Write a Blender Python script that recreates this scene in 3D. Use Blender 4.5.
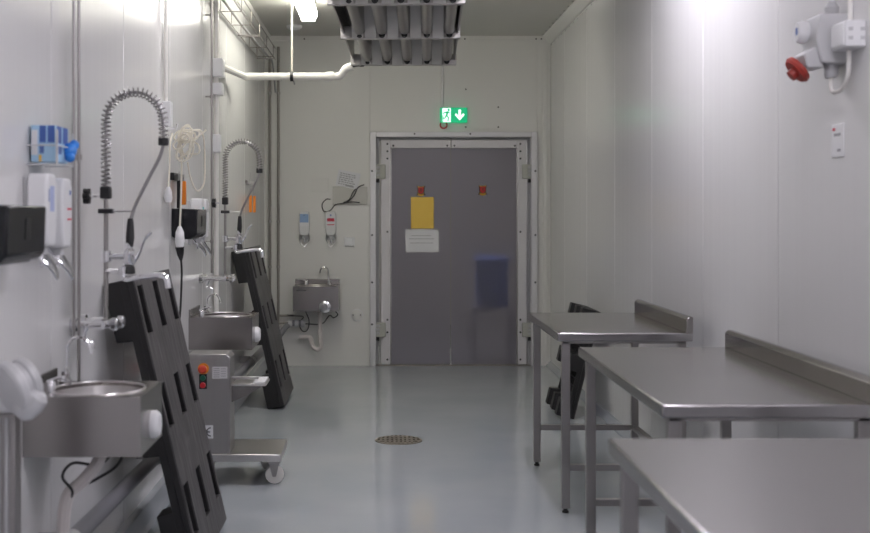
import bpy, bmesh, math, random
from mathutils import Vector, Matrix
random.seed(4)
PI = math.pi
sc = bpy.context.scene
for o in list(bpy.data.objects):
    bpy.data.objects.remove(o)
C = sc.collection

# ------------------------------------------------------------------ camera, world, exposure
cam_d = bpy.data.cameras.new('camera')
cam = bpy.data.objects.new('camera', cam_d)
C.objects.link(cam)
cam.location = (0.0, 0.0, 1.46)
cam.rotation_euler = (PI / 2, 0, 0)
cam_d.sensor_width = 36.0
cam_d.lens = 36.0 * 1210.0 / 870.0
cam_d.shift_x = 52.0 / 870.0
cam_d.shift_y = -53.5 / 870.0
cam_d.clip_start = 0.05
cam_d.dof.use_dof = True
cam_d.dof.focus_distance = 7.6
cam_d.dof.aperture_fstop = 3.2
sc.camera = cam

world = bpy.data.worlds.new('world')
sc.world = world
world.use_nodes = True
world.node_tree.nodes['Background'].inputs[0].default_value = (0.8, 0.85, 0.9, 1)
world.node_tree.nodes['Background'].inputs[1].default_value = 0.05

sc.view_settings.view_transform = 'Standard'
sc.view_settings.look = 'None'
sc.view_settings.exposure = 0.50
sc.view_settings.gamma = 1.0
sc.view_settings.use_curve_mapping = False
sc.cycles.use_denoising = True
sc.cycles.max_bounces = 10
sc.cycles.diffuse_bounces = 6
sc.cycles.glossy_bounces = 5
sc.cycles.sample_clamp_indirect = 3.0
sc.cycles.caustics_reflective = False
sc.cycles.caustics_refractive = False
sc.cycles.blur_glossy = 0.5

LAMP_COOL = ((0.94, 0.90, 1.0), 26.0)
LAMP_WARM = ((1.0, 0.98, 0.87), 18.0)

# room size
XL, XR, YB, YF, H = -1.13, 1.60, 11.55, -2.6, 3.15
DX0, DX1, DZ = -0.124, 1.47, 2.233       # door opening incl. frame

# ------------------------------------------------------------------ materials
def new_mat(name):
    m = bpy.data.materials.new(name)
    m.use_nodes = True
    return m, m.node_tree.nodes, m.node_tree.links, m.node_tree.nodes['Principled BSDF']

def mat(name, col, rough=0.5, metal=0.0, noise=None, bump=None, coat=0.0, trans=0.0, emis=None, estr=0.0, spec=None, alpha=None):
    """noise=(scale xyz, amount, detail) modulates value; bump=(scale xyz, strength, distance)"""
    m, N, L, P = new_mat(name)
    P.inputs['Base Color'].default_value = (*col, 1)
    P.inputs['Roughness'].default_value = rough
    P.inputs['Metallic'].default_value = metal
    if coat: P.inputs['Coat Weight'].default_value = coat; P.inputs['Coat Roughness'].default_value = 0.08
    if trans: P.inputs['Transmission Weight'].default_value = trans
    if spec is not None: P.inputs['Specular IOR Level'].default_value = spec
    if alpha is not None: P.inputs['Alpha'].default_value = alpha
    if emis:
        P.inputs['Emission Color'].default_value = (*emis, 1)
        P.inputs['Emission Strength'].default_value = estr
    if noise or bump:
        tc = N.new('ShaderNodeTexCoord')
    if noise:
        scl, amt, det = noise
        mp = N.new('ShaderNodeMapping'); mp.inputs['Scale'].default_value = scl
        nz = N.new('ShaderNodeTexNoise'); nz.inputs['Scale'].default_value = 1.0; nz.inputs['Detail'].default_value = det
        L.new(tc.outputs['Object'], mp.inputs[0]); L.new(mp.outputs[0], nz.inputs['Vector'])
        mx = N.new('ShaderNodeMixRGB')
        lo = tuple(max(0, c * (1 - amt)) for c in col); hi = tuple(min(1, c * (1 + amt)) for c in col)
        mx.inputs[1].default_value = (*lo, 1); mx.inputs[2].default_value = (*hi, 1)
        L.new(nz.outputs['Fac'], mx.inputs[0]); L.new(mx.outputs[0], P.inputs['Base Color'])
    if bump:
        scl, st, dist = bump
        mp2 = N.new('ShaderNodeMapping'); mp2.inputs['Scale'].default_value = scl
        n2 = N.new('ShaderNodeTexNoise'); n2.inputs['Scale'].default_value = 1.0; n2.inputs['Detail'].default_value = 3
        L.new(tc.outputs['Object'], mp2.inputs[0]); L.new(mp2.outputs[0], n2.inputs['Vector'])
        b = N.new('ShaderNodeBump'); b.inputs['Strength'].default_value = st; b.inputs['Distance'].default_value = dist
        L.new(n2.outputs['Fac'], b.inputs['Height']); L.new(b.outputs[0], P.inputs['Normal'])
    return m

M = {}
# painted sandwich panels: shallow vertical ribs and a satin gloss
M['wall'] = mat('wall_paint', (0.75, 0.745, 0.74), 0.19, bump=((11, 11, 0.03), 0.06, 0.02))
M['wall_back'] = mat('wall_back_paint', (0.73, 0.72, 0.69), 0.34, bump=((7, 7, 0.1), 0.08, 0.01))
M['ceil'] = mat('ceiling_paint', (0.56, 0.545, 0.51), 0.45)
M['joint'] = mat('joint_sealant', (0.50, 0.49, 0.48), 0.6)
M['trim'] = mat('trim_paint', (0.72, 0.71, 0.68), 0.35)
M['screw'] = mat('dark_screw', (0.04, 0.04, 0.04), 0.5)
M['steel'] = mat('brushed_steel', (0.37, 0.35, 0.34), 0.24, 1.0, noise=((3, 60, 3), 0.10, 4), bump=((4, 160, 4), 0.06, 0.002))
M['steel_top'] = mat('worktop_steel', (0.40, 0.385, 0.39), 0.20, 1.0, noise=((1.5, 7, 1.5), 0.12, 5), bump=((3, 3, 3), 0.05, 0.01))
M['steel_leg'] = mat('leg_steel', (0.35, 0.335, 0.33), 0.40, 1.0)
M['steel_cab'] = mat('cabinet_steel', (0.40, 0.39, 0.385), 0.40, 1.0, noise=((40, 4, 2), 0.10, 3))
M['bowl'] = mat('bowl_steel', (0.66, 0.64, 0.63), 0.28, 1.0)
M['pipe'] = mat('pipe_steel', (0.36, 0.345, 0.335), 0.30, 1.0)
M['dull_pipe'] = mat('dull_pipe_paint', (0.28, 0.26, 0.24), 0.45, 0.5)
M['chrome'] = mat('chrome', (0.80, 0.80, 0.82), 0.10, 1.0)
M['alu'] = mat('aluminium', (0.66, 0.65, 0.66), 0.42, 0.35)
M['leaf_frame'] = mat('leaf_frame_plastic', (0.66, 0.64, 0.66), 0.38)
M['black'] = mat('black_plastic', (0.012, 0.012, 0.013), 0.42)
M['gloss_black'] = mat('smoked_black_plastic', (0.007, 0.008, 0.011), 0.15, spec=0.35)
M['pallet_edge'] = mat('pallet_plastic', (0.008, 0.0075, 0.008), 0.5)
M['white'] = mat('white_plastic', (0.80, 0.80, 0.81), 0.35)
M['cream'] = mat('cream_cable', (0.80, 0.76, 0.66), 0.5)
M['pvc'] = mat('white_pvc', (0.82, 0.80, 0.76), 0.35)
M['grey_pvc'] = mat('grey_pvc', (0.17, 0.17, 0.185), 0.4)
M['trap'] = mat('trap_plastic', (0.66, 0.61, 0.59), 0.4)
M['grey_plastic'] = mat('grey_plastic', (0.46, 0.46, 0.47), 0.42)
M['light_grey'] = mat('light_grey_plastic', (0.55, 0.55, 0.56), 0.4)
M['clear'] = mat('milky_bottle', (0.70, 0.70, 0.70), 0.25)
M['red'] = mat('red_plastic', (0.34, 0.035, 0.025), 0.4)
M['board'] = mat('board_paint', (0.53, 0.52, 0.48), 0.4)
M['red_btn'] = mat('red_button', (0.55, 0.02, 0.03), 0.35)
M['green_btn'] = mat('green_button', (0.01, 0.12, 0.07), 0.35)
M['orange_red'] = mat('orange_red_button', (0.50, 0.045, 0.02), 0.35)
M['yellow_ring'] = mat('yellow_ring', (0.62, 0.22, 0.02), 0.45)
M['orange'] = mat('orange_handle', (0.85, 0.25, 0.02), 0.45)
M['yellow_sheet'] = mat('yellow_sheet', (0.78, 0.52, 0.08), 0.5, noise=((9, 9, 9), 0.05, 3))
M['paper'] = mat('white_paper', (0.70, 0.70, 0.72), 0.6)
M['ink'] = mat('ink', (0.08, 0.08, 0.09), 0.6)
M['ink_grey'] = mat('ink_grey', (0.36, 0.36, 0.37), 0.6)
M['ink_blue'] = mat('ink_blue', (0.10, 0.17, 0.42), 0.5)
M['label_blue'] = mat('label_blue', (0.24, 0.36, 0.58), 0.5)
M['label_lilac'] = mat('label_lilac', (0.42, 0.48, 0.72), 0.5)
M['ink_red'] = mat('ink_red', (0.58, 0.04, 0.08), 0.5)
M['ink_teal'] = mat('ink_teal', (0.12, 0.52, 0.52), 0.5)
M['glove'] = mat('blue_glove', (0.03, 0.22, 0.68), 0.4)
M['box_blue'] = mat('box_dark_blue', (0.05, 0.11, 0.36), 0.5)
M['box_light'] = mat('box_light_blue', (0.36, 0.56, 0.74), 0.5)
M['gold'] = mat('crest_gold', (0.72, 0.42, 0.04), 0.5)
M['crest_black'] = mat('crest_black', (0.03, 0.02, 0.015), 0.5)
M['crest_red'] = mat('crest_red', (0.52, 0.02, 0.02), 0.5)
M['blade'] = mat('blade_steel', (0.55, 0.55, 0.56), 0.25, 1.0)
M['hood'] = mat('cooler_metal', (0.40, 0.385, 0.37), 0.30, 0.85)
M['hood_edge'] = mat('cooler_strip', (0.52, 0.50, 0.48), 0.40, 0.3)
M['hood_dark'] = mat('cooler_inside', (0.10, 0.095, 0.09), 0.5, 0.3)
M['castor'] = mat('castor_nylon', (0.72, 0.70, 0.66), 0.4)
M['drain'] = mat('drain_grate', (0.24, 0.215, 0.18), 0.5, 0.6)
M['rubber'] = mat('rubber', (0.02, 0.02, 0.02), 0.7)
M['hose'] = mat('grey_hose', (0.33, 0.32, 0.32), 0.32, 0.7)
M['blue_crate'] = mat('blue_crate', (0.02, 0.16, 0.75), 0.5)
M['hinge'] = mat('hinge_plastic', (0.42, 0.42, 0.38), 0.45)
M['tray'] = mat('tray_wire', (0.22, 0.20, 0.18), 0.4, 0.6)
M['spring'] = mat('spring_steel', (0.34, 0.33, 0.325), 0.22, 1.0)
M['dark_hose'] = mat('dark_hose', (0.16, 0.155, 0.15), 0.4)
M['sign_green'] = mat('sign_green', (0.0, 0.30, 0.14), 0.35, emis=(0.0, 0.42, 0.17), estr=0.6)
M['sign_white'] = mat('sign_white', (0.8, 0.9, 0.85), 0.35, emis=(0.80, 1.0, 0.92), estr=0.8)
M['lamp_cool'] = mat('lamp_cool', (0.9, 0.9, 0.9), 0.5, emis=LAMP_COOL[0], estr=LAMP_COOL[1])
M['lamp_lowered'] = mat('lamp_lowered', (0.9, 0.9, 0.9), 0.5, emis=(1.0, 0.965, 0.97), estr=14.0)  # output turned down to tame the hot spot on the side wall
M['lamp_warm'] = mat('lamp_warm', (0.9, 0.9, 0.9), 0.5, emis=LAMP_WARM[0], estr=LAMP_WARM[1])
M['lamp_passage_fill'] = mat('lamp_passage_fill', (0.9, 0.9, 0.9), 0.5, emis=(1.0, 0.95, 0.92), estr=45.0)  # strong glow for the lamp added in the passage

def grain_mat():
    m = mat('dimpled_worktop_steel', (0.42, 0.405, 0.41), 0.24, 1.0)
    N, L = m.node_tree.nodes, m.node_tree.links
    tc = N.new('ShaderNodeTexCoord'); v = N.new('ShaderNodeTexVoronoi'); v.inputs['Scale'].default_value = 62; v.inputs['Randomness'].default_value = 0.25
    mp = N.new('ShaderNodeMapping'); mp.inputs['Rotation'].default_value = (0, 0, 0.7)
    b = N.new('ShaderNodeBump'); b.inputs['Strength'].default_value = 0.10; b.inputs['Distance'].default_value = 0.004
    L.new(tc.outputs['Object'], mp.inputs[0]); L.new(mp.outputs[0], v.inputs['Vector']); L.new(v.outputs['Distance'], b.inputs['Height'])
    L.new(b.outputs[0], N['Principled BSDF'].inputs['Normal'])
    return m
M['steel_grain'] = grain_mat()

def floor_mat():
    m, N, L, P = new_mat('epoxy_floor')
    tc = N.new('ShaderNodeTexCoord')
    n = N.new('ShaderNodeTexNoise'); n.inputs['Scale'].default_value = 1.3; n.inputs['Detail'].default_value = 4
    L.new(tc.outputs['Object'], n.inputs['Vector'])
    r = N.new('ShaderNodeValToRGB')
    r.color_ramp.elements[0].position = 0.3; r.color_ramp.elements[0].color = (0.355, 0.385, 0.41, 1)
    r.color_ramp.elements[1].position = 0.7; r.color_ramp.elements[1].color = (0.41, 0.435, 0.455, 1)
    L.new(n.outputs['Fac'], r.inputs[0]); L.new(r.outputs[0], P.inputs['Base Color'])
    P.inputs['Specular IOR Level'].default_value = 0.6
    n2 = N.new('ShaderNodeTexNoise'); n2.inputs['Scale'].default_value = 5.0; n2.inputs['Detail'].default_value = 5
    L.new(tc.outputs['Object'], n2.inputs['Vector'])
    mr = N.new('ShaderNodeMapRange'); mr.inputs[3].default_value = 0.06; mr.inputs[4].default_value = 0.11
    L.new(n2.outputs['Fac'], mr.inputs[0]); L.new(mr.outputs[0], P.inputs['Roughness'])
    return m
M['floor'] = floor_mat()

def pallet_mat():
    m, N, L, P = new_mat('scuffed_pallet_deck')
    tc = N.new('ShaderNodeTexCoord')
    mp = N.new('ShaderNodeMapping'); mp.inputs['Scale'].default_value = (1, 45, 5)
    n = N.new('ShaderNodeTexNoise'); n.inputs['Scale'].default_value = 1.0; n.inputs['Detail'].default_value = 5; n.inputs['Roughness'].default_value = 0.65
    L.new(tc.outputs['Object'], mp.inputs[0]); L.new(mp.outputs[0], n.inputs['Vector'])
    r = N.new('ShaderNodeValToRGB')
    r.color_ramp.elements[0].position = 0.36; r.color_ramp.elements[0].color = (0.016, 0.015, 0.016, 1)
    r.color_ramp.elements[1].position = 0.74; r.color_ramp.elements[1].color = (0.15, 0.142, 0.144, 1)
    L.new(n.outputs['Fac'], r.inputs[0]); L.new(r.outputs[0], P.inputs['Base Color'])
    P.inputs['Roughness'].default_value = 0.5
    return m
M['deck'] = pallet_mat()

def leaf_mat():
    # hazy flexible plastic: part milky scatter, part blurred see-through
    m, N, L, P = new_mat('hazy_door_plastic')
    P.inputs['Base Color'].default_value = (0.58, 0.555, 0.64, 1)
    P.inputs['Roughness'].default_value = 0.30
    P.inputs['IOR'].default_value = 1.35
    P.inputs['Transmission Weight'].default_value = 0.85
    return m
M['leaf'] = leaf_mat()

# ------------------------------------------------------------------ mesh builder
class B:
    def __init__(s): s.v = []; s.f = []
    def add(s, vs, fs):
        o = len(s.v); s.v += [tuple(p) for p in vs]; s.f += [tuple(i + o for i in f) for f in fs]; return s
    def box(s, x0, x1, y0, y1, z0, z1):
        return s.add([(x0,y0,z0),(x1,y0,z0),(x1,y1,z0),(x0,y1,z0),(x0,y0,z1),(x1,y0,z1),(x1,y1,z1),(x0,y1,z1)],
              [(0,3,2,1),(4,5,6,7),(0,1,5,4),(1,2,6,5),(2,3,7,6),(3,0,4,7)])
    def cyl(s, p0, p1, r, r2=None, n=14):
        return s.tube([p0, p1], r, n, rs=None if r2 is None else [r, r2])
    def tube(s, pts, r, n=8, rs=None, closed=False):
        pts = [Vector(p) for p in pts]; k = len(pts)
        T = []
        for i in range(k):
            if closed: t = pts[(i+1) % k] - pts[i-1]
            else: t = pts[min(i+1, k-1)] - pts[max(i-1, 0)]
            T.append(t.normalized() if t.length > 1e-9 else Vector((0,0,1)))
        a = Vector((0,0,1)) if abs(T[0].z) < 0.9 else Vector((1,0,0))
        u = T[0].cross(a).normalized(); vs = []
        for i in range(k):
            if i:
                q = T[i-1].rotation_difference(T[i]); u = (q @ u).normalized()
            w = T[i].cross(u).normalized(); rr = rs[i] if rs else r
            for j in range(n):
                an = 2*PI*j/n
                vs.append(pts[i] + u*(rr*math.cos(an)) + w*(rr*math.sin(an)))
        fs = []
        for i in range(k if closed else k-1):
            for j in range(n):
                a0 = i*n+j; a1 = i*n+(j+1) % n; b0 = ((i+1) % k)*n+j; b1 = ((i+1) % k)*n+(j+1) % n
                fs.append((a0, a1, b1, b0))
        if not closed:
            fs.append(tuple(range(n-1, -1, -1))); fs.append(tuple((k-1)*n+j for j in range(n)))
        return s.add(vs, fs)
    def prism(s, poly, a0, a1, ax='x'):
        """poly of 2-D points extruded along ax from a0 to a1; the two others in order (y,z), (x,z) or (x,y)"""
        def P(p, a):
            return (a, p[0], p[1]) if ax == 'x' else (p[0], a, p[1]) if ax == 'y' else (p[0], p[1], a)
        n = len(poly)
        vs = [P(p, a0) for p in poly] + [P(p, a1) for p in poly]
        fs = [tuple(range(n-1, -1, -1)), tuple(range(n, 2*n))] + [(i, (i+1) % n, n+(i+1) % n, n+i) for i in range(n)]
        return s.add(vs, fs)
    def lathe(s, prof, c=(0,0,0), ax='z', n=20, sx=1.0, sy=1.0):
        """prof: list of (radius, height)"""
        vs = []; fs = []
        for r, h in prof:
            for j in range(n):
                a = 2*PI*j/n; x = r*sx*math.cos(a); y = r*sy*math.sin(a)
                p = (x, y, h) if ax == 'z' else (h, x, y) if ax == 'x' else (x, h, y)
                vs.append((p[0]+c[0], p[1]+c[1], p[2]+c[2]))
        for i in range(len(prof)-1):
            for j in range(n):
                fs.append((i*n+j, i*n+(j+1) % n, (i+1)*n+(j+1) % n, (i+1)*n+j))
        fs.append(tuple(range(n-1, -1, -1))); fs.append(tuple((len(prof)-1)*n+j for j in range(n)))
        return s.add(vs, fs)
    def plate(s, ys, zs, holes, x0, x1):
        """slab in the y-z plane between x0 and x1 with rectangular holes given as cell indices"""
        ny, nz = len(ys)-1, len(zs)-1
        solid = lambda i, j: 0 <= i < ny and 0 <= j < nz and (i, j) not in holes
        idx = {}
        def V(i, j, k):
            if (i, j, k) not in idx:
                idx[(i, j, k)] = len(s.v); s.v.append(((x0, x1)[k], ys[i], zs[j]))
            return idx[(i, j, k)]
        for i in range(ny):
            for j in range(nz):
                if not solid(i, j): continue
                s.f.append((V(i,j,1), V(i+1,j,1), V(i+1,j+1,1), V(i,j+1,1)))
                s.f.append((V(i,j,0), V(i,j+1,0), V(i+1,j+1,0), V(i+1,j,0)))
                for di, dj, a, b in ((-1,0,(i,j),(i,j+1)), (1,0,(i+1,j),(i+1,j+1)), (0,-1,(i,j),(i+1,j)), (0,1,(i,j+1),(i+1,j+1))):
                    if not solid(i+di, j+dj):
                        s.f.append((V(*a,0), V(*b,0), V(*b,1), V(*a,1)))
        return s
    def rot(s, ax, ang, c=(0,0,0)):
        Mx = Matrix.Translation(c) @ Matrix.Rotation(ang, 4, ax) @ Matrix.Translation([-q for q in c])
        s.v = [tuple(Mx @ Vector(p)) for p in s.v]; return s
    def move(s, d):
        s.v = [(p[0]+d[0], p[1]+d[1], p[2]+d[2]) for p in s.v]; return s
    def build(s, name, m, parent=None, bevel=0.0, seg=2, smooth=True, sharp=35):
        me = bpy.data.meshes.new(name)
        me.from_pydata(s.v, [], s.f)
        bm = bmesh.new(); bm.from_mesh(me)
        bmesh.ops.recalc_face_normals(bm, faces=bm.faces)
        bm.to_mesh(me); bm.free()
        if smooth:
            me.polygons.foreach_set('use_smooth', [True]*len(me.polygons))
            me.set_sharp_from_angle(angle=math.radians(sharp))
        me.materials.append(M[m])
        o = bpy.data.objects.new(name, me); C.objects.link(o)
        if parent: o.parent = parent
        if bevel:
            b = o.modifiers.new('edge', 'BEVEL'); b.width = bevel; b.segments = seg; b.limit_method = 'ANGLE'; b.angle_limit = math.radians(40)
        return o

def tag(o, label, cat, group=None):
    o['label'] = label; o['category'] = cat
    if group: o['group'] = group
    return o
def thing(name, label, cat, loc=(0,0,0), rot=(0,0,0), group=None):
    o = bpy.data.objects.new(name, None); C.objects.link(o)
    o.location = loc; o.rotation_euler = rot; o.empty_display_size = 0.05
    return tag(o, label, cat, group)
def struct(o):
    o['kind'] = 'structure'; return o
def copy_tree(o, parent=None):
    c = o.copy(); C.objects.link(c)
    if parent: c.parent = parent
    for ch in list(o.children): copy_tree(ch, c)
    return c
def box(x0, x1, y0, y1, z0, z1): return B().box(x0, x1, y0, y1, z0, z1)
def arc(c, r, a0, a1, n, plane='xz'):
    out = []
    for i in range(n+1):
        a = a0 + (a1-a0)*i/n
        u, w = r*math.cos(a), r*math.sin(a)
        out.append((c[0]+u, c[1], c[2]+w) if plane == 'xz' else (c[0], c[1]+u, c[2]+w) if plane == 'yz' else (c[0]+u, c[1]+w, c[2]))
    return out
def spline(pts, n=6):
    """Catmull-Rom through the points"""
    P = [Vector(p) for p in pts]; P = [P[0]*2-P[1]] + P + [P[-1]*2-P[-2]]; out = []
    for i in range(1, len(P)-2):
        for k in range(n):
            t = k/n; a, b, c, d = P[i-1], P[i], P[i+1], P[i+2]
            out.append(0.5*((2*b)+(c-a)*t+(2*a-5*b+4*c-d)*t*t+(3*b-a-3*c+d)*t**3))
    out.append(P[-2]); return out

# ------------------------------------------------------------------ the room
struct(box(XL-0.2, XR+0.2, YF-0.2, YB+0.30, -0.12, 0.0).build('floor', 'floor', smooth=False))
ceiling = struct(box(XL-0.2, XR+0.2, YF-0.2, YB+0.30, H, H+0.12).build('ceiling', 'ceil', smooth=False))

def panel_wall(name, x_back, x_face, y_first, label_mat='wall'):
    """a sandwich-panel wall along Y: backing with one child per panel"""
    s = 1 if x_face > x_back else -1
    w = struct(box(min(x_back, x_face-s*0.035), max(x_back, x_face-s*0.035), YF, YB, 0, H).build(name, 'joint', smooth=False))
    y = y_first
    while y > YF: y -= 1.15
    while y < YB:
        a, b = max(y, YF)+0.002, min(y+1.15, YB)-0.002
        if b-a > 0.02:
            box(min(x_face-s*0.035, x_face), max(x_face-s*0.035, x_face), a, b, 0.0, H).build('panel', label_mat, w, bevel=0.004, seg=1)
        y += 1.15
    return w
wall_left = panel_wall('wall_left', XL-0.15, XL, 6.42)
wall_right = panel_wall('wall_right', XR+0.15, XR, 7.20)
struct(box(XL-0.2, XR+0.2, YF-0.15, YF, 0, H).build('wall_front', 'wall', smooth=False))
# back wall: panels left of, above and right of the door
wb = struct(B().box(XL-0.15, DX0, YB+0.035, YB+0.15, 0, H).box(DX1, XR+0.15, YB+0.035, YB+0.15, 0, H).box(DX0, DX1, YB+0.035, YB+0.15, DZ, H).build('wall_back', 'joint', smooth=False))
for x0, x1, z0, z1 in ((XL, DX0, 0, H), (DX0, DX1, DZ, H), (DX1, XR, 0, H)):
    box(x0+0.0008, x1-0.0008, YB, YB+0.035, z0, z1).build('panel', 'wall_back', wb, bevel=0.0012, seg=1)

# ceiling angles, corner posts and the sealed coves along the floor
t = struct(B().prism([(XR, H-0.075), (XR-0.012, H-0.075), (XR-0.075, H-0.012), (XR-0.075, H), (XR, H)], YF, YB, 'y').build('trim_1', 'trim', smooth=False))
rv = B()
for i in range(14):
    y = YB-0.12-i*0.22
    rv.cyl((XR-0.085, y, H-0.002), (XR-0.085, y, H+0.002), 0.008, n=8).cyl((XR-0.002, y+0.05, H-0.09), (XR+0.002, y+0.05, H-0.09), 0.008, n=8)
o = rv.build('rivets', 'screw', t); o['kind'] = 'stuff'
t = struct(box(XL, XR, YB-0.014, YB, H-0.045, H).build('trim_2', 'trim', smooth=False))
rv = B()
for x in (-0.75, -0.2, 0.33, 0.78, 1.46, 1.51):
    rv.cyl((x, YB-0.016, H-0.03), (x, YB-0.012, H-0.03), 0.008, n=8)
o = rv.build('rivets', 'screw', t); o['kind'] = 'stuff'
struct(B().prism([(XL, H-0.06), (XL+0.012, H-0.06), (XL+0.06, H-0.012), (XL+0.06, H), (XL, H)], YF, YB, 'y').build('trim_3', 'trim', smooth=False))
struct(box(XR-0.075, XR-0.03, YB-0.012, YB, 0, H-0.14).build('trim_4', 'trim', bevel=0.003))
struct(box(XL, XL+0.028, YB-0.028, YB, 0, H-0.06).build('trim_5', 'trim', bevel=0.003))
struct(B().prism([(XL, 0), (XL+0.055, 0), (XL+0.05, 0.03), (XL+0.03, 0.10), (XL, 0.11)], YF, YB, 'y').build('baseboard_left', 'floor', smooth=False))
struct(B().prism([(XR, 0), (XR-0.05, 0), (XR-0.045, 0.012), (XR-0.012, 0.045), (XR, 0.05)], YF, YB, 'y').build('baseboard_right', 'floor', smooth=False))

# passage behind the swing door
struct(box(-1.2, 2.8, YB+0.30, YB+4.3, -0.12, 0).build('floor_passage', 'floor', smooth=False))
struct(B().box(-1.3, -1.2, YB+0.15, YB+4.3, 0, 2.7).box(2.8, 2.9, YB+0.15, YB+4.3, 0, 2.7).box(-1.2, 2.8, YB+4.3, YB+4.4, 0, 2.7).box(XR+0.15, 2.8, YB+0.15, YB+0.25, 0, 2.7).build('wall_passage', 'wall_back', smooth=False))
struct(box(-1.3, 2.9, YB+0.12, YB+4.4, 2.7, 2.8).build('ceiling_passage', 'ceil', smooth=False))

# ------------------------------------------------------------------ swing door
door = bpy.data.objects.new('door_1', None); C.objects.link(door); door['kind'] = 'structure'
door['label'] = 'double swing door of hazy plastic in an aluminium frame'
fw = 0.058
fy0, fy1 = YB-0.035, YB+0.13
for nm, b in (('frame_post', box(DX0, DX0+fw, fy0, fy1, 0, DZ)), ('frame_post', box(DX1-fw, DX1, fy0, fy1, 0, DZ)),
              ('frame_header', box(DX0+fw, DX1-fw, fy0, fy1, DZ-0.05, DZ))):
    f = b.build(nm, 'alu', door, bevel=0.004)
for x in (DX0+fw, DX1-fw-0.028):
    box(x, x+0.028, YB+0.052, YB+0.12, 0, DZ-0.05).build('jamb_strip', 'grey_plastic', door)
box(DX0+fw, DX1-fw, YB+0.06, YB+0.12, DZ-0.075, DZ-0.0505).build('jamb_strip', 'grey_plastic', door)
rv = B()
for z in (0.4, 0.8, 1.25, 1.86):
    for x in (DX0+0.02, DX1-0.02): rv.cyl((x, fy0-0.003, z), (x, fy0+0.002, z), 0.010, n=8)
for x in (0.3, 0.83): rv.cyl((x, fy0-0.003, DZ-0.02), (x, fy0+0.002, DZ-0.02), 0.009, n=8)
o = rv.build('frame_screws', 'screw', door); o['kind'] = 'stuff'
LZ0, LZ1 = 0.012, 2.158
for s, xa, xb in ((1, -0.020, 0.644), (-1, 1.372, 0.652)):       # hinge side, meeting side
    x0, x1 = min(xa, xb), max(xa, xb)
    leaf = box(x0, x1, YB+0.040, YB+0.047, LZ0, LZ1-0.01).build('door_leaf', 'leaf', door, smooth=False)
    hx0, hx1 = (xa, xa+0.088) if s > 0 else (xa-0.082, xa)
    box(hx0, hx1, YB+0.012, YB+0.062, LZ0, LZ1).build('hinge_stile', 'leaf_frame', leaf, bevel=0.004)
    tx0, tx1 = (hx1, xb) if s > 0 else (xb, hx0)
    box(tx0, tx1, YB+0.014, YB+0.060, LZ1-0.078, LZ1).build('top_rail', 'leaf_frame', leaf, bevel=0.004)
    ex = hx1 if s > 0 else hx0-0.012
    box(ex, ex+0.012, YB+0.020, YB+0.055, LZ0, LZ1-0.078).build('edge_strip', 'hood', leaf, smooth=False)
    rv = B()
    cx = (hx0+hx1)/2
    for z in (0.06, 0.32, 0.44, 1.28, 1.98, 2.05, 2.12):
        rv.cyl((cx+s*0.018, YB+0.008, z), (cx+s*0.018, YB+0.014, z), 0.010, n=8)
    for x in ((tx0+0.03), (tx1-0.03)):
        rv.cyl((x, YB+0.010, LZ1-0.055), (x, YB+0.016, LZ1-0.055), 0.010, n=8)
    o = rv.build('screws', 'screw', leaf); o['kind'] = 'stuff'
    for hz in (1.855, 0.345):
        ha = xa - s*0.055
        hb = B().box(min(ha, xa+s*0.045), max(ha, xa+s*0.045), YB-0.020, YB+0.012, hz-0.068, hz+0.068)
        h = hb.build('hinge', 'hinge', door, bevel=0.006)
        for k in range(3):
            z = hz+0.04-k*0.036
            box(min(ha, ha+s*0.045), max(ha, ha+s*0.045), YB-0.030, YB-0.018, z-0.012, z+0.012).build('hinge_knuckle', 'grey_plastic', h, bevel=0.003)
        box(min(ha, ha+s*0.05)+0.008, max(ha, ha+s*0.05)-0.008, YB+0.0, YB+0.02, hz-0.105, hz-0.069).build('hinge_stop', 'black', h, bevel=0.004)
struct(box(DX0+fw, DX1-fw, YB+0.0, YB+0.12, 0.0, 0.008).build('trim_6', 'dull_pipe', smooth=False))

# things stuck on the leaves
yd = YB+0.040
tag(box(0.267, 0.487, yd-0.008, yd-0.001, 1.31, 1.612).build('plastic_folder', 'yellow_sheet', bevel=0.002), 'yellow plastic sheet taped to the door above the white paper', 'sheet')
o = tag(box(0.215, 0.535, yd-0.005, yd-0.001, 1.085, 1.303).build('paper_sheet', 'paper', bevel=0.001), 'white paper sheet taped to the door below the yellow sheet', 'paper')
for k, (z, a, b) in enumerate(((1.24, 0.27, 0.46), (1.21, 0.25, 0.49), (1.17, 0.26, 0.48))):
    box(a, b, yd-0.0058, yd-0.0045, z, z+0.006).build('text_line', 'ink_grey', o, smooth=False)
def crest(x, z, label):
    t = thing('crest_sticker', label, 'sticker', (x, yd, z), group='crest stickers on the door')
    poly = [(-.042, .05), (-.03, .044), (.03, .044), (.042, .05), (.036, .03), (.034, -.02), (.046, -.045), (.02, -.04), (0, -.055), (-.02, -.04), (-.046, -.045), (-.034, -.02), (-.036, .03)]
    B().prism(poly, -0.003, -0.001, 'y').build('backing', 'crest_black', t, smooth=False)
    B().prism([(-.024, .034), (.024, .034), (.024, -.012), (0, -.03), (-.024, -.012)], -0.0045, -0.003, 'y').build('shield', 'crest_red', t, smooth=False)
    B().prism([(-.036, .045), (-.03, .036), (.03, .036), (.036, .045), (0, .040)], -0.0045, -0.003, 'y').build('crown', 'gold', t, smooth=False)
    B().prism([(-.032, -.022), (0, -.034), (.032, -.022), (.024, -.046), (0, -.052), (-.024, -.046)], -0.005, -0.003, 'y').build('scroll', 'gold', t, smooth=False)
    B().prism([(-.006, .028), (.014, .012), (.004, .008), (.010, -.010), (-.012, .006), (-.002, .010)], -0.0055, -0.0045, 'y').build('emblem', 'crest_black', t, smooth=False)
crest(0.363, 1.672, 'small red and gold crest sticker just above the yellow sheet')
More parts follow.
